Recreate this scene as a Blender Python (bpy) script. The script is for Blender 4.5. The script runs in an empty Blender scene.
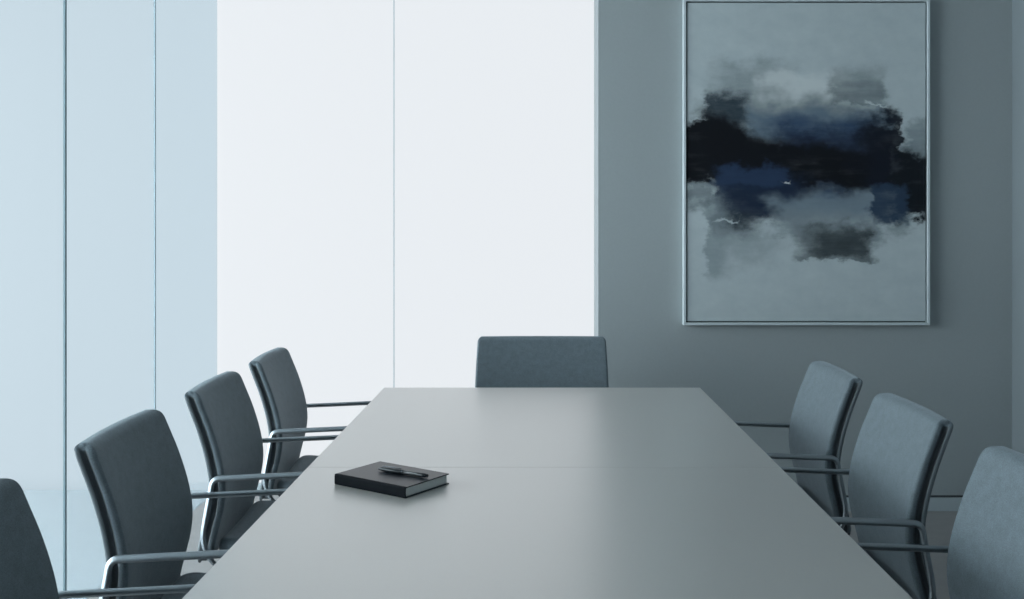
import bpy, bmesh, math
from mathutils import Vector, Matrix

sc = bpy.context.scene
COL = sc.collection
PI = math.pi

# ------------------------------------------------------------------ helpers
def link(name, me, mat=None, parent=None, smooth=False):
    o = bpy.data.objects.new(name, me)
    COL.objects.link(o)
    if mat is not None:
        me.materials.append(mat)
    if parent is not None:
        o.parent = parent
    if smooth:
        for p in me.polygons:
            p.use_smooth = True
    return o

def from_bm(name, bm, mat=None, parent=None, smooth=False):
    bmesh.ops.recalc_face_normals(bm, faces=bm.faces)
    me = bpy.data.meshes.new(name)
    bm.to_mesh(me)
    bm.free()
    return link(name, me, mat, parent, smooth)

def add_box(bm, x0, x1, y0, y1, z0, z1, bev=0.0, seg=2):
    r = bmesh.ops.create_cube(bm, size=1.0)
    vs = r['verts']
    for v in vs:
        v.co = Vector(((x0 + x1) / 2 + v.co.x * (x1 - x0), (y0 + y1) / 2 + v.co.y * (y1 - y0), (z0 + z1) / 2 + v.co.z * (z1 - z0)))
    if bev > 0:
        es = list({e for v in vs for e in v.link_edges})
        bmesh.ops.bevel(bm, geom=es, offset=bev, segments=seg, affect='EDGES', profile=0.5)

def box(name, x0, x1, y0, y1, z0, z1, mat, parent=None, bev=0.0, seg=2):
    bm = bmesh.new()
    add_box(bm, x0, x1, y0, y1, z0, z1, bev, seg)
    return from_bm(name, bm, mat, parent)

def bridge(bm, loops, cap=True, closed=True):
    rows = [[bm.verts.new(p) for p in lp] for lp in loops]
    n = len(rows[0])
    for a, b in zip(rows, rows[1:]):
        for i in range(n if closed else n - 1):
            j = (i + 1) % n
            bm.faces.new((a[i], a[j], b[j], b[i]))
    if cap:
        bm.faces.new(rows[0])
        bm.faces.new(list(reversed(rows[-1])))

def add_lathe(bm, prof, cx=0, cy=0, cz=0, n=24, axis='Z'):
    loops = []
    for r, h in prof:
        lp = []
        for i in range(n):
            a = 2 * PI * i / n
            if axis == 'Z':
                lp.append((cx + r * math.cos(a), cy + r * math.sin(a), cz + h))
            elif axis == 'X':
                lp.append((cx + h, cy + r * math.cos(a), cz + r * math.sin(a)))
            else:
                lp.append((cx + r * math.cos(a), cy + h, cz + r * math.sin(a)))
        loops.append(lp)
    bridge(bm, loops)

def cubic(pts, x):
    """smooth interpolation through (x, y) points (Catmull-Rom)"""
    if x <= pts[0][0]:
        (a, b), (c, d) = pts[0], pts[1]
        return b + (d - b) / (c - a) * (x - a)
    if x >= pts[-1][0]:
        (a, b), (c, d) = pts[-2], pts[-1]
        return d + (d - b) / (c - a) * (x - c)
    for i in range(len(pts) - 1):
        if x <= pts[i + 1][0]:
            break
    x0, y0 = pts[i]
    x1, y1 = pts[i + 1]
    def slope(k):
        a = pts[max(k - 1, 0)]
        b = pts[min(k + 1, len(pts) - 1)]
        return (b[1] - a[1]) / (b[0] - a[0])
    h = x1 - x0
    t = (x - x0) / h
    return ((2 * t**3 - 3 * t**2 + 1) * y0 + (t**3 - 2 * t**2 + t) * h * slope(i)
            + (-2 * t**3 + 3 * t**2) * y1 + (t**3 - t**2) * h * slope(i + 1))

def round_rect(w, t, r, nx=14, na=6):
    """closed loop, half width w, half thickness t, corner radius r; (x, y) pairs"""
    r = max(min(r, t * 0.98, w * 0.98), 1e-5)
    out = []
    for i in range(nx + 1):                                   # front side, y = +t
        out.append((-(w - r) + 2 * (w - r) * i / nx, t))
    for cx, cy, a0 in (((w - r), (t - r), PI / 2), ((w - r), -(t - r), 0)):
        for k in range(1, na + 1):
            a = a0 - k * (PI / 2) / na
            out.append((cx + r * math.cos(a), cy + r * math.sin(a)))
    for i in range(1, nx + 1):
        out.append(((w - r) - 2 * (w - r) * i / nx, -t))
    for cx, cy, a0 in ((-(w - r), -(t - r), -PI / 2), (-(w - r), (t - r), -PI)):
        for k in range(1, na + (1 if cy < 0 else 0)):
            a = a0 - k * (PI / 2) / na
            out.append((cx + r * math.cos(a), cy + r * math.sin(a)))
    return out

def end_ease(lo, hi, R, n_mid=22, n_end=9):
    """parameter values between lo and hi, dense near the rounded ends"""
    vs = []
    for k in range(n_end):
        vs.append(lo + R * (1 - math.cos(PI / 2 * k / n_end)))
    for k in range(n_mid + 1):
        vs.append(lo + R + (hi - lo - 2 * R) * k / n_mid)
    for k in range(n_end - 1, -1, -1):
        vs.append(hi - R * (1 - math.cos(PI / 2 * k / n_end)))
    return vs

def quarter(e, R):
    """0..1 quarter circle rise over distance R"""
    if e >= R:
        return 1.0
    q = 1 - e / R
    return math.sqrt(max(0.0, 1 - q * q))

def sweep(bm, path, hw, hh, n=16, up=Vector((0, 0, 1)), power=3.0, cap_round=True):
    """superelliptic bar along a path; hw is sideways half size, hh the other"""
    P = [Vector(p) for p in path]
    loops = []
    T0 = (P[1] - P[0]).normalized()
    side = Vector((1, 0, 0))
    side = (side - T0 * side.dot(T0)).normalized() if abs(T0.x) < 0.9 else T0.cross(up).normalized()
    prev = T0
    for i, p in enumerate(P):
        if i == 0:
            T = T0
        elif i == len(P) - 1:
            T = (P[-1] - P[-2]).normalized()
        else:
            T = ((P[i + 1] - p).normalized() + (p - P[i - 1]).normalized()).normalized()
        q = prev.rotation_difference(T)
        side = (q @ side).normalized()
        side = (side - T * side.dot(T)).normalized()
        prev = T
        nrm = T.cross(side).normalized()
        lp = []
        for k in range(n):
            a = 2 * PI * k / n
            c, s = math.cos(a), math.sin(a)
            x = math.copysign(abs(c) ** (2 / power), c) * hw
            y = math.copysign(abs(s) ** (2 / power), s) * hh
            lp.append(p + side * x + nrm * y)
        loops.append(lp)
    if cap_round:
        def shrink(lp, c, d, f):
            return [c + (v - c) * f + d for v in lp]
        Ts, Te = (P[0] - P[1]).normalized(), (P[-1] - P[-2]).normalized()
        h = min(hw, hh)
        loops = [shrink(loops[0], P[0], Ts * h * 0.7, 0.35), shrink(loops[0], P[0], Ts * h * 0.45, 0.8)] + loops + \
                [shrink(loops[-1], P[-1], Te * h * 0.45, 0.8), shrink(loops[-1], P[-1], Te * h * 0.7, 0.35)]
    bridge(bm, loops)

def rounded_path(pts, rad, n=7):
    """polyline with each inner corner replaced by an arc-like bend"""
    P = [Vector(p) for p in pts]
    out = [P[0]]
    for i in range(1, len(P) - 1):
        a, b, c = P[i - 1], P[i], P[i + 1]
        r = rad[i - 1] if isinstance(rad, (list, tuple)) else rad
        u, v = (a - b), (c - b)
        d1, d2 = min(r, u.length * .48), min(r, v.length * .48)
        s, e = b + u.normalized() * d1, b + v.normalized() * d2
        for k in range(n + 1):
            t = k / n
            out.append(s * (1 - t) ** 2 + b * 2 * t * (1 - t) + e * t * t)
    out.append(P[-1])
    return out

def tag(o, label=None, cat=None, group=None, kind=None):
    if label: o['label'] = label
    if cat: o['category'] = cat
    if group: o['group'] = group
    if kind: o['kind'] = kind
    return o

def empty(name, loc=(0, 0, 0), rz=0.0):
    o = bpy.data.objects.new(name, None)
    o.empty_display_size = 0.1
    COL.objects.link(o)
    o.location = loc
    o.rotation_euler = (0, 0, rz)
    return o

def copy_tree(o, parent=None):
    c = o.copy()
    COL.objects.link(c)
    c.parent = parent
    for ch in o.children:
        copy_tree(ch, c)
    return c

# ------------------------------------------------------------------ materials
def new_mat(name):
    m = bpy.data.materials.new(name)
    m.use_nodes = True
    nt = m.node_tree
    return m, nt, nt.nodes['Principled BSDF']

def noise_bump(nt, bsdf, scale, strength, dist=0.001, detail=3, coord='Object'):
    tc = nt.nodes.new('ShaderNodeTexCoord')
    nz = nt.nodes.new('ShaderNodeTexNoise')
    nz.inputs['Scale'].default_value = scale
    nz.inputs['Detail'].default_value = detail
    nt.links.new(tc.outputs[coord], nz.inputs['Vector'])
    b = nt.nodes.new('ShaderNodeBump')
    b.inputs['Strength'].default_value = strength
    b.inputs['Distance'].default_value = dist
    nt.links.new(nz.outputs['Fac'], b.inputs['Height'])
    nt.links.new(b.outputs['Normal'], bsdf.inputs['Normal'])
    return nz

def tint_noise(nt, bsdf, nz, col, spread):
    r = nt.nodes.new('ShaderNodeValToRGB')
    r.color_ramp.elements[0].position = 0.3
    r.color_ramp.elements[1].position = 0.7
    r.color_ramp.elements[0].color = tuple(c * (1 - spread) for c in col) + (1,)
    r.color_ramp.elements[1].color = tuple(c * (1 + spread) for c in col) + (1,)
    nt.links.new(nz.outputs['Fac'], r.inputs['Fac'])
    nt.links.new(r.outputs['Color'], bsdf.inputs['Base Color'])

def plain(name, col, rough, metal=0.0, bump=None, spread=0.0, spec=0.5, coat=0.0):
    m, nt, b = new_mat(name)
    b.inputs['Base Color'].default_value = (*col, 1)
    b.inputs['Roughness'].default_value = rough
    b.inputs['Metallic'].default_value = metal
    b.inputs['Specular IOR Level'].default_value = spec
    b.inputs['Coat Weight'].default_value = coat
    if bump:
        nz = noise_bump(nt, b, *bump)
        if spread:
            tint_noise(nt, b, nz, col, spread)
    return m

M = {}
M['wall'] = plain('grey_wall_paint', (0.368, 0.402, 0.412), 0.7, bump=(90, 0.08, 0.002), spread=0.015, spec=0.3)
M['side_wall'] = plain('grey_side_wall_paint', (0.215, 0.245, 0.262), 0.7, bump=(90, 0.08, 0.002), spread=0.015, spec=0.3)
M['ceiling'] = plain('ceiling_paint', (0.5, 0.52, 0.53), 0.9, bump=(60, 0.05), spread=0.02)
M['dark_wall'] = plain('dark_wall_paint', (0.17, 0.18, 0.19), 0.85, bump=(60, 0.05), spread=0.02)
M['floor'] = plain('grey_floor', (0.30, 0.29, 0.285), 0.42, bump=(14, 0.03, 0.002, 6), spread=0.06)
M['side_floor'] = plain('pale_floor', (0.43, 0.46, 0.48), 0.4, bump=(10, 0.02, 0.002, 5), spread=0.02)
M['baseboard'] = plain('baseboard_paint', (0.46, 0.52, 0.55), 0.45, bump=(60, 0.02), spread=0.01)
M['jamb'] = plain('pale_jamb_metal', (0.24, 0.275, 0.29), 0.45, bump=(120, 0.02), spread=0.01)
M['joint'] = plain('joint_profile', (0.24, 0.33, 0.36), 0.85, bump=(120, 0.02), spread=0.02)
M['joint_pale'] = plain('pale_joint_profile', (0.40, 0.50, 0.54), 0.85, bump=(120, 0.02), spread=0.02)
M['chrome'] = plain('polished_grey_metal', (0.33, 0.365, 0.39), 0.40, metal=1.0, bump=(300, 0.02, 0.0005), spread=0.03)
M['shell'] = plain('dark_plastic_shell', (0.085, 0.10, 0.11), 0.38, bump=(500, 0.12, 0.0004), spread=0.05)
M['rim'] = plain('lit_plastic_rim', (0.15, 0.175, 0.19), 0.45, bump=(500, 0.1, 0.0004), spread=0.05)  # lighter than the shell, paints in light catching the rim
M['plastic'] = plain('black_plastic', (0.03, 0.033, 0.036), 0.45, bump=(500, 0.1, 0.0004), spread=0.05)
M['cover'] = plain('black_book_cloth', (0.010, 0.015, 0.021), 0.33, bump=(900, 0.12, 0.0003), spread=0.1, spec=0.4)
M['spine'] = plain('black_spine_cloth', (0.011, 0.013, 0.016), 0.6, bump=(900, 0.2, 0.0003), spread=0.1, spec=0.04)
M['paper'] = plain('paper', (0.68, 0.69, 0.67), 0.85, bump=(200, 0.05, 0.0003), spread=0.03)
M['pen'] = plain('black_pen_barrel', (0.014, 0.017, 0.021), 0.3, bump=(400, 0.02, 0.0003), spread=0.05)
M['pen_metal'] = plain('gunmetal', (0.10, 0.115, 0.13), 0.28, metal=1.0, bump=(400, 0.02, 0.0003), spread=0.03)
M['frame'] = plain('pale_frame_paint', (0.62, 0.68, 0.70), 0.45, bump=(150, 0.03), spread=0.02)
M['backing'] = plain('dark_frame_gap', (0.05, 0.055, 0.06), 0.8, bump=(150, 0.03), spread=0.02)

# satin table laminate
m, nt, b = new_mat('satin_table_laminate')
b.inputs['Roughness'].default_value = 0.32
b.inputs['Specular IOR Level'].default_value = 0.5
b.inputs['IOR'].default_value = 1.8
b.inputs['Coat Weight'].default_value = 1.0
b.inputs['Coat IOR'].default_value = 2.3
b.inputs['Coat Roughness'].default_value = 0.36
nz = noise_bump(nt, b, 260, 0.04, 0.0004, 4)
tint_noise(nt, b, nz, (0.450, 0.430, 0.400), 0.02)
M['table'] = m

# woven charcoal upholstery
m, nt, b = new_mat('woven_charcoal_fabric')
b.inputs['Roughness'].default_value = 0.75
b.inputs['Specular IOR Level'].default_value = 0.3
b.inputs['Sheen Weight'].default_value = 0.36
b.inputs['Sheen Roughness'].default_value = 0.35
b.inputs['Sheen Tint'].default_value = (0.75, 0.85, 0.9, 1)
tc = nt.nodes.new('ShaderNodeTexCoord')
n1 = nt.nodes.new('ShaderNodeTexNoise'); n1.inputs['Scale'].default_value = 330; n1.inputs['Detail'].default_value = 2
n2 = nt.nodes.new('ShaderNodeTexNoise'); n2.inputs['Scale'].default_value = 45; n2.inputs['Detail'].default_value = 3
mp = nt.nodes.new('ShaderNodeMapping'); mp.inputs['Scale'].default_value = (1, 1, 3)
nt.links.new(tc.outputs['Object'], mp.inputs['Vector'])
nt.links.new(mp.outputs['Vector'], n1.inputs['Vector'])
nt.links.new(tc.outputs['Object'], n2.inputs['Vector'])
ad = nt.nodes.new('ShaderNodeMath'); ad.operation = 'MULTIPLY_ADD'; ad.inputs[1].default_value = 0.35
nt.links.new(n2.outputs['Fac'], ad.inputs[0]); nt.links.new(n1.outputs['Fac'], ad.inputs[2])
FAB = (0.148, 0.182, 0.204)
rp = nt.nodes.new('ShaderNodeValToRGB')
rp.color_ramp.elements[0].position = 0.45; rp.color_ramp.elements[1].position = 0.9
rp.color_ramp.elements[0].color = tuple(c * 0.74 for c in FAB) + (1,)
rp.color_ramp.elements[1].color = tuple(c * 1.26 for c in FAB) + (1,)
nt.links.new(ad.outputs[0], rp.inputs['Fac']); nt.links.new(rp.outputs['Color'], b.inputs['Base Color'])
bp = nt.nodes.new('ShaderNodeBump'); bp.inputs['Strength'].default_value = 0.25; bp.inputs['Distance'].default_value = 0.0006
nt.links.new(n1.outputs['Fac'], bp.inputs['Height']); nt.links.new(bp.outputs['Normal'], b.inputs['Normal'])
M['fabric'] = m

# daylit frosted window panes, and an added side light
def frosted(name, col, strength):
    m, nt, b = new_mat(name)
    b.inputs['Base Color'].default_value = (0.03, 0.03, 0.03, 1)
    b.inputs['Specular IOR Level'].default_value = 0.1
    b.inputs['Roughness'].default_value = 0.5
    b.inputs['Emission Color'].default_value = (*col, 1)
    b.inputs['Emission Strength'].default_value = strength
    return m
M['daylight'] = frosted('frosted_daylit_glass', (0.92, 0.96, 1.0), 0.86)
M['side_fill'] = frosted('side_fill_glow', (0.94, 0.965, 0.965), 11.2)  # far brighter than the seen panes, to light the room from the left

# blue-tinted partition glass
m, nt, b = new_mat('blue_tinted_glass')
nt.nodes.remove(b)
out = nt.nodes['Material Output']
tr = nt.nodes.new('ShaderNodeBsdfTransparent'); tr.inputs['Color'].default_value = (0.813, 0.872, 0.900, 1)
gl = nt.nodes.new('ShaderNodeBsdfGlossy'); gl.inputs['Roughness'].default_value = 0.12; gl.inputs['Color'].default_value = (0.85, 0.95, 1, 1)
lw = nt.nodes.new('ShaderNodeLayerWeight'); lw.inputs['Blend'].default_value = 0.5
pw = nt.nodes.new('ShaderNodeMath'); pw.operation = 'POWER'; pw.inputs[1].default_value = 5.0
fr = nt.nodes.new('ShaderNodeMath'); fr.operation = 'MULTIPLY_ADD'; fr.inputs[1].default_value = 0.5; fr.inputs[2].default_value = 0.04
nt.links.new(lw.outputs['Facing'], pw.inputs[0]); nt.links.new(pw.outputs[0], fr.inputs[0])
mx = nt.nodes.new('ShaderNodeMixShader')
nt.links.new(fr.outputs[0], mx.inputs[0]); nt.links.new(tr.outputs[0], mx.inputs[1]); nt.links.new(gl.outputs[0], mx.inputs[2])
nt.links.new(mx.outputs[0], out.inputs['Surface'])
M['glass'] = m

# ------------------------------------------------------------------ the room
H = 2.8
XL, XR = -1.64, 2.256
YB, YW = 4.76, 5.13           # grey wall, window plane
YN = -2.2                     # wall behind the camera
XO = -4.6                     # outer side of the neighbouring bright room
XJ = 0.289                    # where the grey wall starts

S = 'structure'
tag(box('floor', XL, XR + .1, YN - .1, YW + .1, -0.1, 0, M['floor']), kind=S)
tag(box('floor_side_room', XO - .1, XL, YN - .1, YW + .1, -0.1, 0, M['side_floor']), kind=S)
tag(box('ceiling', XO - .1, XR + .1, YN - .1, YW + .1, H, H + .1, M['ceiling']), kind=S)
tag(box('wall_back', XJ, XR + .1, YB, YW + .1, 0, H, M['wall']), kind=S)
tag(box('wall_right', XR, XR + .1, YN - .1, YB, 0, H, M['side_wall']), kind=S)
tag(box('wall_front', XO - .1, XR, YN - .1, YN, 0, H, M['dark_wall']), kind=S)

# shadow-gap baseboard on the grey wall and on the right wall
tag(box('baseboard_back', XJ + .001, XR, YB - .012, YB, 0, .064, M['baseboard'], bev=.001), kind=S)
tag(box('shade_line_strip', XJ + .001, XR, YB - .005, YB, .064, .073, M['backing']), kind=S)  # dark strip, paints in the shade line of the gap
tag(box('baseboard_right', XR - .012, XR, YN, YB - .012, 0, .064, M['baseboard'], bev=.001), kind=S)

# deep pale jamb between the window and the grey wall
tag(box('trim_2', XJ - .0015, XJ, YB, YW - .002, 0, H, M['jamb']), kind=S)

# frosted daylit window: two tall panes with one narrow joint
xs = (394 - 538) * YW / 1000
w1 = empty('window_1'); tag(w1, kind=S)
box('pane', XL, xs - .0022, YW, YW + .02, 0, H, M['daylight'], w1)
box('pane', xs + .0022, XJ - .001, YW, YW + .02, 0, H, M['daylight'], w1)
box('pane_joint', xs - .0022, xs + .0022, YW - .001, YW + .02, 0, H, M['joint_pale'], w1)
box('sill', XL, XJ - .002, YW - .03, YW - .001, 0, .04, M['baseboard'], w1, .002)

# the same frosted window runs on behind the partition
w2 = empty('window_2'); tag(w2, kind=S)
box('pane', XO, XL, YW, YW + .02, 0, H, M['daylight'], w2)
w3 = empty('side_fill_pane'); tag(w3, kind=S)  # unseen glowing pane, added as the room's light from the left
box('pane', XO - .02, XO, -.2, YW, 0, H, M['side_fill'], w3)
tag(box('wall_side_room', XO - .1, XO, YN, -.2, 0, H, M['dark_wall']), kind=S)

# tinted glass partition along the left of the room
wl = empty('wall_left'); tag(wl, kind=S)
seams = [YW - .012, 4.29, 3.475, 2.66, 1.845, 1.03, .215, -.6, -1.415, YN]
for i, (a, c) in enumerate(zip(seams, seams[1:])):
    box('glass_panel', XL - .008, XL, c + .0045, a - .0045, 0, H, M['glass'], wl)
for i, a in enumerate(seams[1:-1]):
    w = .0062 if i == 1 else .0048
    box('panel_joint', XL - .007, XL - .0005, a - w, a + w, 0, H, M['joint'] if i == 1 else M['joint_pale'], wl)

# ------------------------------------------------------------------ the conference table
TX0, TX1, TY0, TY1, TZ = -.585, .6156, .55, 3.80, .74
t = empty('conference_table', ((TX0 + TX1) / 2, (TY0 + TY1) / 2, 0))
tag(t, 'long grey satin conference table with a plain rectangular top, in the middle of the room', 'table')
hx, hy = (TX1 - TX0) / 2, (TY1 - TY0) / 2
seam = 2.54 - t.location.y
for a, c in ((-hy, seam - .0003), (seam + .0003, hy)):
    box('tabletop', -hx, hx, a, c, TZ - .032, TZ, M['table'], t, .0012, 2)
for y in (-hy + .55, hy - .55):
    o = box('pedestal', -.19, .19, y - .03, y + .03, .02, TZ - .032, M['shell'], t, .004)
    box('foot_plate', -.24, .24, y - .2, y + .2, 0, .02, M['shell'], o, .004)
box('beam', -.04, .04, -hy + .5, hy - .5, TZ - .10, TZ - .034, M['shell'], t, .004)

# ------------------------------------------------------------------ the chairs
PROF = [(.38, -.252), (.43, -.247), (.48, -.236), (.55, -.219), (.61, -.214), (.68, -.224), (.76, -.247), (.82, -.270), (.89, -.298)]
def back_mesh(z0, z1, W0, W1, T, off, Rc, re, rx, curve):
    """upholstered or moulded back: rows stacked along z, front face following PROF"""
    bm = bmesh.new()
    loops = []
    R = max(Rc, re)
    for z in end_ease(z0, z1, R):
        e = min(z - z0, z1 - z)
        f = (z - z0) / (z1 - z0)
        W = W0 + (W1 - W0) * f
        W += .006 * math.sin(PI * f)
        w = W - Rc * (1 - quarter(e, Rc))
        th = max(T * quarter(e, re), T * .03)
        yc = cubic(PROF, z) - off - T
        loops.append([(x, yc + y + curve * (x / W) ** 2, z) for x, y in round_rect(w, th, rx)])
    bridge(bm, loops)
    return bm

def slab_mesh(z0, z1, W0, W1, Rc, re, curve):
    """upholstered back: a fabric front pad, a side recess with shade in its colour, a rear rim coloured as lit; closed over at the top"""
    bm = bmesh.new()
    loops, kinds = [], None
    TF, TN_, TR = .020, .014, .013
    D = TF + TN_ + TR
    for z in end_ease(z0, z1, Rc):
        e = min(z - z0, z1 - z)
        f = (z - z0) / (z1 - z0)
        W = W0 + (W1 - W0) * f + .006 * math.sin(PI * f)
        w = W - Rc * (1 - quarter(e, Rc))
        sh = (1 - quarter(e, re)) * D * .42                     # front and rear faces roll in at the ends
        nt_ = .011 * min(1, max(0, (e - .004) / .022))          # recess closes towards the top
        yc = cubic(PROF, z)
        lp, kd = [], []
        def P(x, y, k):
            y = max(min(y, -sh), -D + sh)
            lp.append((x, yc + y + curve * (x / W) ** 2, z)); kd.append(k)
        r = .010
        for q in range(15): P(-(w - r) + 2 * (w - r) * q / 14, 0, 0)
        for q in range(1, 7): P(w - r + r * math.sin(q * PI / 12), -r + r * math.cos(q * PI / 12), 0)
        P(w, -TF + .003, 0); P(w - .002, -TF, 1)
        P(w - nt_, -TF - .001, 1); P(w - nt_, -TF - TN_ + .001, 1)
        P(w - .002, -TF - TN_, 1); P(w - .0005, -TF - TN_ - .002, 2); P(w - .0005, -D + .005, 2)
        P(w - .002, -D + .0015, 2)
        for q in range(15): P((w - .006) - 2 * (w - .006) * q / 14, -D, 2)
        P(-(w - .002), -D + .0015, 2); P(-(w - .0005), -D + .005, 2); P(-(w - .0005), -TF - TN_ - .002, 2)
        P(-(w - .002), -TF - TN_, 1); P(-(w - nt_), -TF - TN_ + .001, 1); P(-(w - nt_), -TF - .001, 1)
        P(-(w - .002), -TF, 1); P(-w, -TF + .003, 0)
        for q in range(6, 0, -1): P(-(w - r + r * math.sin(q * PI / 12)), -r + r * math.cos(q * PI / 12), 0)
        loops.append((lp, kd, z1 - z))
    rows = [[bm.verts.new(p) for p in lp] for lp, _, _ in loops]
    n = len(rows[0])
    for a, b_, (lp, kd, dz) in zip(rows, rows[1:], loops[1:]):
        for k in range(n):
            j = (k + 1) % n
            fc = bm.faces.new((a[k], a[j], b_[j], b_[k]))
            kk = max(kd[k], kd[j]) if kd[k] != kd[j] else kd[k]
            fc.material_index = 0 if dz < .014 else kk
    bm.faces.new(rows[0]); bm.faces.new(list(reversed(rows[-1])))
    return bm

def seat_mesh(hw):
    bm = bmesh.new()
    loops = []
    y0, y1, W, T = -.238, .245, hw, .034
    for y in end_ease(y0, y1, .06, 18, 9):
        e = min(y - y0, y1 - y)
        w = W - .07 * (1 - quarter(e, .06))
        if y > .1:
            w -= .02 * ((y - .1) / .145) ** 2
        th = max(T * quarter(e, .032), T * .03)
        zc = .404 - .028 * max(0, (y - .10) / .145) ** 2 + .01 * max(0, (-y - .1) / .125)
        loops.append([(x, y, zc + z + .012 * abs(x / W) ** 3) for x, z in round_rect(w, th, .022)])
    bridge(bm, loops)
    return bm

def arm_mesh(s, ax):
    bm = bmesh.new()
    pts = [(s * .10, -.150, .376), (s * (ax - .012), -.225, .376), (s * ax, -.262, .46), (s * ax, -.230, .638), (s * ax, .19, .654)]
    sweep(bm, rounded_path(pts, [.05, .04, .02]), .0085, .0060, 16)
    return bm

def make_chair(hb, Rc, ztop):
    ax = hb + .026
    root = empty('office_chair')
    from_bm('seat', seat_mesh(hb - .006), M['fabric'], root, True)
    bm = bmesh.new()
    add_box(bm, -.20, .20, -.19, .18, .364, .386, .008, 2)
    from_bm('seat_pan', bm, M['shell'], root)
    bk = from_bm('backrest', slab_mesh(.392, ztop, hb + .004, hb - .001, Rc, .018, .014), M['fabric'], root, True)
    bk.data.materials.append(M['shell']); bk.data.materials.append(M['rim'])  # darker faces paint shade into the recess, lighter ones light on the rim
    from_bm('back_shell', back_mesh(.378, ztop - .05, hb - .012, hb - .022, .004, .041, .04, .004, .0038, .014), M['shell'], root, True)
    for s in (-1, 1):
        from_bm('armrest', arm_mesh(s, ax), M['chrome'], root, True)
    bm = bmesh.new()
    add_box(bm, -.075, .075, -.13, .10, .325, .366, .012, 2)
    o = from_bm('tilt_mechanism', bm, M['plastic'], root)
    bm = bmesh.new()
    sweep(bm, [(.075, .02, .355), (.15, .02, .355), (.19, .03, .35)], .006, .006, 10, power=2)
    from_bm('lever', bm, M['plastic'], o, True)
    bm = bmesh.new()
    add_lathe(bm, [(.014, .335), (.014, .24), (.026, .238), (.027, .10), (.03, .09)], n=20)
    from_bm('column', bm, M['chrome'], root, True)
    bm = bmesh.new()
    add_lathe(bm, [(.02, .112), (.042, .105), (.046, .07), (.035, .06)], n=24)
    for k in range(5):
        a = PI / 10 + 2 * PI * k / 5
        c, s_ = math.cos(a), math.sin(a)
        loops = []
        for r, hw, z0, z1 in ((.03, .026, .062, .105), (.12, .021, .062, .096), (.22, .016, .062, .084), (.262, .012, .064, .078)):
            loops.append([(r * c - q * s_, r * s_ + q * c, z) for q, z in ((-hw, z0), (hw, z0), (hw, z1 - .006), (hw * .6, z1), (-hw * .6, z1), (-hw, z1 - .006))])
        bridge(bm, loops)
    from_bm('star_base', bm, M['chrome'], root)
    for k in range(5):
        a = PI / 10 + 2 * PI * k / 5
        bm = bmesh.new()
        for q in (-.014, .014):
            add_lathe(bm, [(.006, -.009), (.02, -.009), (.025, -.005), (.025, .005), (.02, .009), (.006, .009)], 0, q, .025, 18, axis='Y')
        add_box(bm, -.006, .006, -.008, .008, .02, .066, .002, 1)
        o = from_bm('caster', bm, M['plastic'], root)
        o.location = (.25 * math.cos(a), .25 * math.sin(a), 0)
        o.rotation_euler = (0, 0, a + .6)
    return root

D2R = PI / 180
# side, x of the seat centre, distance from the camera, turn, label
CH = [
    ('L', -.702, 1.69, -2.0, 'charcoal office chair cut off by the left edge, nearest on the tinted-glass side'),
    ('L', -.695, 2.40, -2.0, 'charcoal office chair on the tinted-glass side, second from the camera, wholly in view'),
    ('L', -.698, 3.085, -2.0, 'charcoal office chair on the tinted-glass side, third from the camera, between two others'),
    ('L', -.702, 3.735, -2.0, 'charcoal office chair on the tinted-glass side, farthest from the camera against the bright window'),
    ('R', .690, 1.955, 0.0, 'blue-grey office chair cut off by the right edge, nearest on the painting side'),
    ('R', .690, 2.65, 0.0, 'blue-grey office chair on the painting side, middle of that row of three'),
    ('R', .690, 3.33, 0.0, 'blue-grey office chair farthest along the painting side, right below the painting'),
    ('H', .016, 3.955, 0.0, 'charcoal office chair at the far head of the table, seen square on'),
]
proto = make_chair(.225, .028, .878)
for i, (side, x, y, turn, label) in enumerate(CH):
    o = make_chair(.272, .020, .884) if side == 'H' else proto if i == 0 else copy_tree(proto)
    o.location = (x, y, 0)
    rz = {'L': -PI / 2 - turn * D2R, 'R': PI / 2 + turn * D2R, 'H': PI}[side]
    o.rotation_euler = (0, 0, rz)
    tag(o, label, 'chair', 'office chairs around the conference table')

# ------------------------------------------------------------------ notebook and pen on the table
fx, fy = -.297, 2.247                        # front corner of the notebook
lx, ly = -.474, 2.346                        # left corner (end of the spine)
ang = math.atan2(ly - fy, lx - fx) - 5 * PI / 180           # spine direction
nb = empty('notebook', (fx, fy, TZ), ang)    # local x runs along the spine, local -y across the pages
tag(nb, 'black hardcover notebook with pale page edges lying closed on the grey table', 'notebook')
LN, WN, TN = .222, .153, .0250
bm = bmesh.new()
th = .0026
for z0 in (0, TN - th):
    bm_ = bmesh.new()
    add_box(bm_, 0, LN, -WN, -.002, z0, z0 + th, .0007, 2)
    from_bm('cover_board', bm_, M['cover'], nb)
outer = []
for a in range(13):                          # gently rounded spine
    q = PI / 2 + PI * a / 12
    outer.append((.0005 + .0035 * math.copysign(abs(math.cos(q)) ** .6, math.cos(q)), TN / 2 + (TN / 2) * math.copysign(abs(math.sin(q)) ** .5, math.sin(q))))
inner = [(.0045, .0), (.0045, th), (.001, th), (.0, TN / 2), (.001, TN - th), (.0045, TN - th), (.0045, TN)]
bridge(bm, [[(x, -y, z) for y, z in outer + inner] for x in (0, LN)], cap=True)
from_bm('spine', bm, M['spine'], nb)
bm = bmesh.new()
add_box(bm, .0035, LN - .0035, -(WN - .004), -.0012, th + .0001, TN - th - .0001, .0008, 1)
o = from_bm('page_block', bm, M['paper'], nb)
o['label'] = 'pale grey page block'

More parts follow.
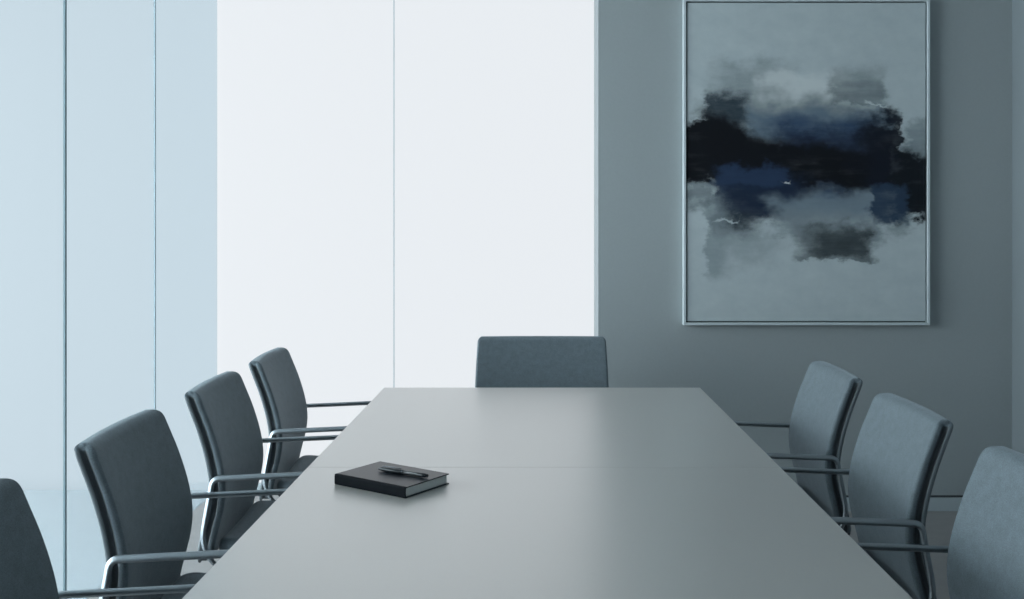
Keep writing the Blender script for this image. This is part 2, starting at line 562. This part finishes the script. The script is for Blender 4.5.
zt = TZ + TN
p0 = Vector((-.383, 2.398, 0)); p1 = Vector((-.2565, 2.328, 0))
d = (p1 - p0)
pen = empty('ballpoint_pen', (p0.x, p0.y, zt + .0056), math.atan2(d.y, d.x))
tag(pen, 'slim black pen with a clip lying on top of the notebook', 'pen')
L = d.length
bm = bmesh.new()
add_lathe(bm, [(.0036, L * .50), (.0052, L * .505), (.0053, L * .9), (.0047, L * .955), (.0040, L * .96), (.0040, L * .995), (.0030, L)], n=20, axis='X')
from_bm('barrel', bm, M['pen'], pen, True)
bm = bmesh.new()
add_lathe(bm, [(.0014, 0), (.0026, .001), (.0048, .014), (.0055, .022), (.0056, L * .49), (.0050, L * .5)], n=20, axis='X')
from_bm('cap', bm, M['pen'], pen, True)
bm = bmesh.new()
sweep(bm, [(.010, .001, .0046), (.018, .002, .0072), (L * .30, .002, .0076), (L * .46, .002, .0070)], .0018, .0009, 10)
from_bm('clip', bm, M['pen_metal'], pen, True)
bm = bmesh.new()
add_lathe(bm, [(.0052, L * .49), (.0059, L * .492), (.0059, L * .505), (.0052, L * .507)], n=20, axis='X')
from_bm('ring', bm, M['pen_metal'], pen, True)

# ------------------------------------------------------------------ the abstract painting
PXM = YB / 1000.0
def wx(px): return (px - 538) * PXM
def wz(py): return 1.35 - (py - 227) * PXM
fx0, fx1, fz0, fz1 = wx(682.3), wx(926.7), wz(324.3), wz(.5)
cxp, czp = (fx0 + fx1) / 2, (fz0 + fz1) / 2
pt = empty('abstract_painting', (cxp, YB, czp))
tag(pt, 'tall abstract navy and black painting in a thin white frame on the grey wall', 'painting')
hw, hh = (fx1 - fx0) / 2, (fz1 - fz0) / 2
fwid, fdep = .012, .042
bm = bmesh.new()
def ringbox(bm, hw, hh, wd, y0, y1):
    a = [(-hw, -hh), (hw, -hh), (hw, hh), (-hw, hh)]
    bq = [(-hw + wd, -hh + wd), (hw - wd, -hh + wd), (hw - wd, hh - wd), (-hw + wd, hh - wd)]
    V = {}
    for n_, pl in (('a', a), ('b', bq)):
        for yy in (y0, y1):
            V[n_, yy] = [bm.verts.new((x, yy, z)) for x, z in pl]
    for i in range(4):
        j = (i + 1) % 4
        bm.faces.new((V['a', y0][i], V['a', y0][j], V['b', y0][j], V['b', y0][i]))
        bm.faces.new((V['a', y1][i], V['a', y1][j], V['b', y1][j], V['b', y1][i]))
        bm.faces.new((V['a', y0][i], V['a', y0][j], V['a', y1][j], V['a', y1][i]))
        bm.faces.new((V['b', y0][i], V['b', y0][j], V['b', y1][j], V['b', y1][i]))
ringbox(bm, hw, hh, fwid, -fdep, -.002)
bmesh.ops.recalc_face_normals(bm, faces=bm.faces)
bmesh.ops.bevel(bm, geom=list(bm.edges), offset=.001, segments=1, affect='EDGES')
from_bm('frame', bm, M['frame'], pt)
box('backing', -hw + fwid, hw - fwid, -.012, -.002, -hh + fwid, hh - fwid, M['backing'], pt)

# procedural brushwork, laid out in units of the wall (one unit = 4.76 mm)
m, nt, b = new_mat('abstract_brushwork')
N, K = nt.nodes, nt.links
def mathn(op, a, c=None, d_=None):
    n = N.new('ShaderNodeMath'); n.operation = op
    for i, v in enumerate((a, c, d_)):
        if v is None: continue
        if isinstance(v, (int, float)): n.inputs[i].default_value = v
        else: K.new(v, n.inputs[i])
    return n.outputs[0]
tc = N.new('ShaderNodeTexCoord')
sp = N.new('ShaderNodeSeparateXYZ'); K.new(tc.outputs['Object'], sp.inputs[0])
PX = mathn('MULTIPLY_ADD', sp.outputs['X'], 1 / PXM, 538 + cxp / PXM)
PY = mathn('MULTIPLY_ADD', sp.outputs['Z'], -1 / PXM, 227 + (1.35 - czp) / PXM)
def noise2(sx, sy, detail, off):
    cb = N.new('ShaderNodeCombineXYZ')
    K.new(mathn('MULTIPLY', PX, sx), cb.inputs[0]); K.new(mathn('MULTIPLY', PY, sy), cb.inputs[1]); cb.inputs[2].default_value = off
    n = N.new('ShaderNodeTexNoise'); n.inputs['Scale'].default_value = 1; n.inputs['Detail'].default_value = detail
    n.inputs['Roughness'].default_value = .6
    K.new(cb.outputs[0], n.inputs['Vector'])
    return mathn('SUBTRACT', n.outputs['Fac'], .5)
def warp(ax, ay, s, detail, off, fx_=0, fy_=0, fs=.25):
    x = mathn('MULTIPLY_ADD', noise2(s, s * 1.3, detail, off), ax, PX)
    y = mathn('MULTIPLY_ADD', noise2(s, s * 1.3, detail, off + 7.7), ay, PY)
    if fx_:
        x = mathn('MULTIPLY_ADD', noise2(fs * .5, fs * 1.6, 3, off + 3.1), fx_, x)
    if fy_:
        y = mathn('MULTIPLY_ADD', noise2(fs, fs, 3, off + 5.3), fy_, y)
    return x, y
W = [warp(70, 44, .03, 3, 1.0, 5, 4), warp(50, 52, .04, 4, 4.0, 6, 5), warp(90, 40, .025, 3, 9.0, 10, 4), warp(26, 22, .06, 5, 13.0, 4, 4),
     warp(60, 34, .045, 4, 21.0, 6, 4)]
streak = noise2(.018, .13, 3, 31.0)
mottle = noise2(.05, .07, 5, 41.0)
def sm(v, a, c):
    n = N.new('ShaderNodeMapRange'); n.interpolation_type = 'SMOOTHSTEP'
    K.new(v, n.inputs['Value']); n.inputs['From Min'].default_value = a; n.inputs['From Max'].default_value = c
    return n.outputs[0]
def lin(c):
    return tuple(((v / 255 + .055) / 1.055) ** 2.4 if v > 10 else v / 255 / 12.92 for v in c) + (1,)
cur = N.new('ShaderNodeMix'); cur.data_type = 'RGBA'
cur.inputs['A'].default_value = lin((201, 209, 211)); cur.inputs['B'].default_value = lin((184, 194, 198))
K.new(mathn('ADD', mathn('MULTIPLY', mottle, 1.6), .45), cur.inputs['Factor'])
color = cur.outputs['Result']
def blob(l, r, tp, bt, soft, col, alpha, w=0, tex=.5, skew=0.0):
    """brush patch l..r x tp..bt with edge softness (left, right, top, bottom)"""
    global color
    x, y = W[w]
    if skew:
        y = mathn('MULTIPLY_ADD', mathn('SUBTRACT', x, (l + r) / 2), -skew, y)
    sl, sr, st, sb = soft if isinstance(soft, (tuple, list)) else (soft,) * 4
    mk = mathn('MULTIPLY', sm(x, l - sl, l + sl), mathn('SUBTRACT', 1, sm(x, r - sr, r + sr)))
    mk = mathn('MULTIPLY', mk, mathn('MULTIPLY', sm(y, tp - st, tp + st), mathn('SUBTRACT', 1, sm(y, bt - sb, bt + sb))))
    if tex:
        tx = mathn('ADD', mathn('MULTIPLY', streak, tex * 1.3), mathn('MULTIPLY', mottle, tex))
        n = N.new('ShaderNodeMath'); n.operation = 'MULTIPLY_ADD'; n.use_clamp = True
        K.new(tx, n.inputs[0]); n.inputs[1].default_value = 1.0; n.inputs[2].default_value = alpha
        mk = mathn('MULTIPLY', mk, n.outputs[0])
    else:
        mk = mathn('MULTIPLY', mk, alpha)
    n = N.new('ShaderNodeMix'); n.data_type = 'RGBA'
    K.new(mk, n.inputs['Factor']); K.new(color, n.inputs['A']); n.inputs['B'].default_value = lin(col)
    color = n.outputs['Result']
INK, NAVY, BLUE = (12, 15, 23), (24, 34, 52), (44, 62, 90)
blob(716, 784, 66, 108, (20, 20, 14, 18), (120, 130, 134), .55, 1, .3)
blob(756, 842, 76, 112, (12, 14, 8, 14), (222, 226, 226), .75, 0, .2)
blob(740, 868, 98, 140, (22, 22, 12, 12), (128, 138, 142), .8, 0, .3)
blob(829, 882, 74, 105, (6, 5, 14, 2), (112, 122, 126), .72, 3, .4)
blob(744, 888, 112, 150, (14, 8, 9, 10), (104, 122, 138), .85, 0, .4)
blob(770, 872, 118, 156, (22, 16, 10, 8), (58, 78, 106), .85, 2, .4)
blob(770, 868, 130, 160, (24, 16, 9, 8), (34, 46, 68), .85, 4, .3)
blob(703, 744, 94, 134, (4, 9, 7, 8), (48, 60, 70), .95, 3, .25)
blob(664, 736, 124, 185, (4, 18, 6, 5), INK, 1.0, 1, .1)
blob(700, 772, 126, 186, (12, 30, 8, 6), INK, 1.0, 3, .1, .55)
blob(716, 897, 146, 190, (14, 4, 9, 6), INK, 1.0, 0, .1, .02)
blob(858, 899, 116, 186, (16, 3, 9, 5), (17, 23, 36), .97, 1, .15)
blob(893, 945, 150, 220, (5, 2, 9, 4), (17, 23, 31), 1.0, 1, .1)
blob(903, 945, 126, 154, (6, 2, 8, 9), (112, 124, 130), .7, 1, .3)
blob(713, 800, 176, 219, (4, 14, 6, 6), (28, 42, 64), .97, 3, .2)
blob(716, 784, 168, 190, (10, 8, 5, 7), BLUE, .9, 4, .5)
blob(730, 874, 186, 208, (12, 12, 4, 10), (30, 44, 66), .9, 0, .3)
blob(790, 882, 196, 214, (18, 8, 5, 12), (58, 78, 104), .85, 0, .35)
blob(776, 874, 197, 226, (18, 8, 8, 10), (132, 146, 156), .85, 2, .3)
blob(870, 905, 186, 224, (3, 3, 4, 4), (46, 64, 86), .95, 3, .2)
blob(880, 910, 218, 232, (10, 5, 5, 8), (120, 132, 138), .6, 1, .3)
blob(708, 752, 212, 236, (4, 12, 6, 7), (44, 54, 64), .95, 3, .25)
blob(705, 724, 196, 276, (3, 10, 10, 8), (142, 153, 158), .75, 3, .25)
blob(708, 772, 228, 262, (6, 20, 8, 16), (148, 158, 162), .65, 1, .3)
blob(686, 710, 182, 208, (6, 4, 6, 8), (116, 126, 130), .75, 1, .3)
blob(776, 878, 216, 244, (12, 8, 10, 5), (134, 144, 150), .8, 4, .3, .1)
blob(796, 870, 228, 261, (10, 5, 8, 2), (112, 120, 124), .9, 3, .35, .06)
blob(812, 864, 228, 257, (12, 7, 7, 4), (66, 73, 77), .9, 4, .5)
blob(713, 738, 219.5, 222, (3, 4, 1, 1), (196, 204, 208), .85, 3, .2, -.05)
blob(780, 787, 179.5, 182, (2, 2, 1, 1.2), (214, 218, 216), .95, 3, 0)
blob(864, 886, 103.5, 105.5, (4, 4, .8, .8), (214, 220, 222), .8, 3, 0, .3)
blob(684, 702, 117, 119, (3, 5, .8, .8), (196, 204, 208), .6, 3, 0, .1)
K.new(color, b.inputs['Base Color'])
b.inputs['Roughness'].default_value = .65
b.inputs['Specular IOR Level'].default_value = .25
cvn = N.new('ShaderNodeTexNoise'); cvn.inputs['Scale'].default_value = 420; K.new(tc.outputs['Object'], cvn.inputs['Vector'])
bp = N.new('ShaderNodeBump'); bp.inputs['Strength'].default_value = .12; bp.inputs['Distance'].default_value = .0008
K.new(cvn.outputs['Fac'], bp.inputs['Height']); K.new(bp.outputs['Normal'], b.inputs['Normal'])
g = fwid + .006
box('canvas', -hw + g, hw - g, -.034, -.012, -hh + g, hh - g, m, pt, .002, 1)

# ------------------------------------------------------------------ light, camera, view
wd = bpy.data.worlds.new('sky')
sc.world = wd
wd.use_nodes = True
wd.node_tree.nodes['Background'].inputs['Color'].default_value = (.8, .9, 1, 1)
wd.node_tree.nodes['Background'].inputs['Strength'].default_value = .3

cam = bpy.data.cameras.new('camera')
co = bpy.data.objects.new('camera', cam)
COL.objects.link(co)
co.location = (0, 0, 1.35)
co.rotation_euler = (PI / 2, 0, 0)
cam.sensor_width = 36
cam.sensor_fit = 'HORIZONTAL'
cam.lens = 36 * 1000 / 1024
cam.shift_x = -26 / 1024
cam.shift_y = -72.5 / 1024
cam.clip_start = .05
sc.camera = co

sc.view_settings.view_transform = 'Standard'
sc.view_settings.look = 'None'
sc.view_settings.exposure = 0.0
sc.view_settings.gamma = 1.0
sc.view_settings.use_curve_mapping = False
try:
    sc.cycles.use_denoising = True
    sc.cycles.max_bounces = 10
    sc.cycles.diffuse_bounces = 5
    sc.cycles.transparent_max_bounces = 12
except Exception:
    pass
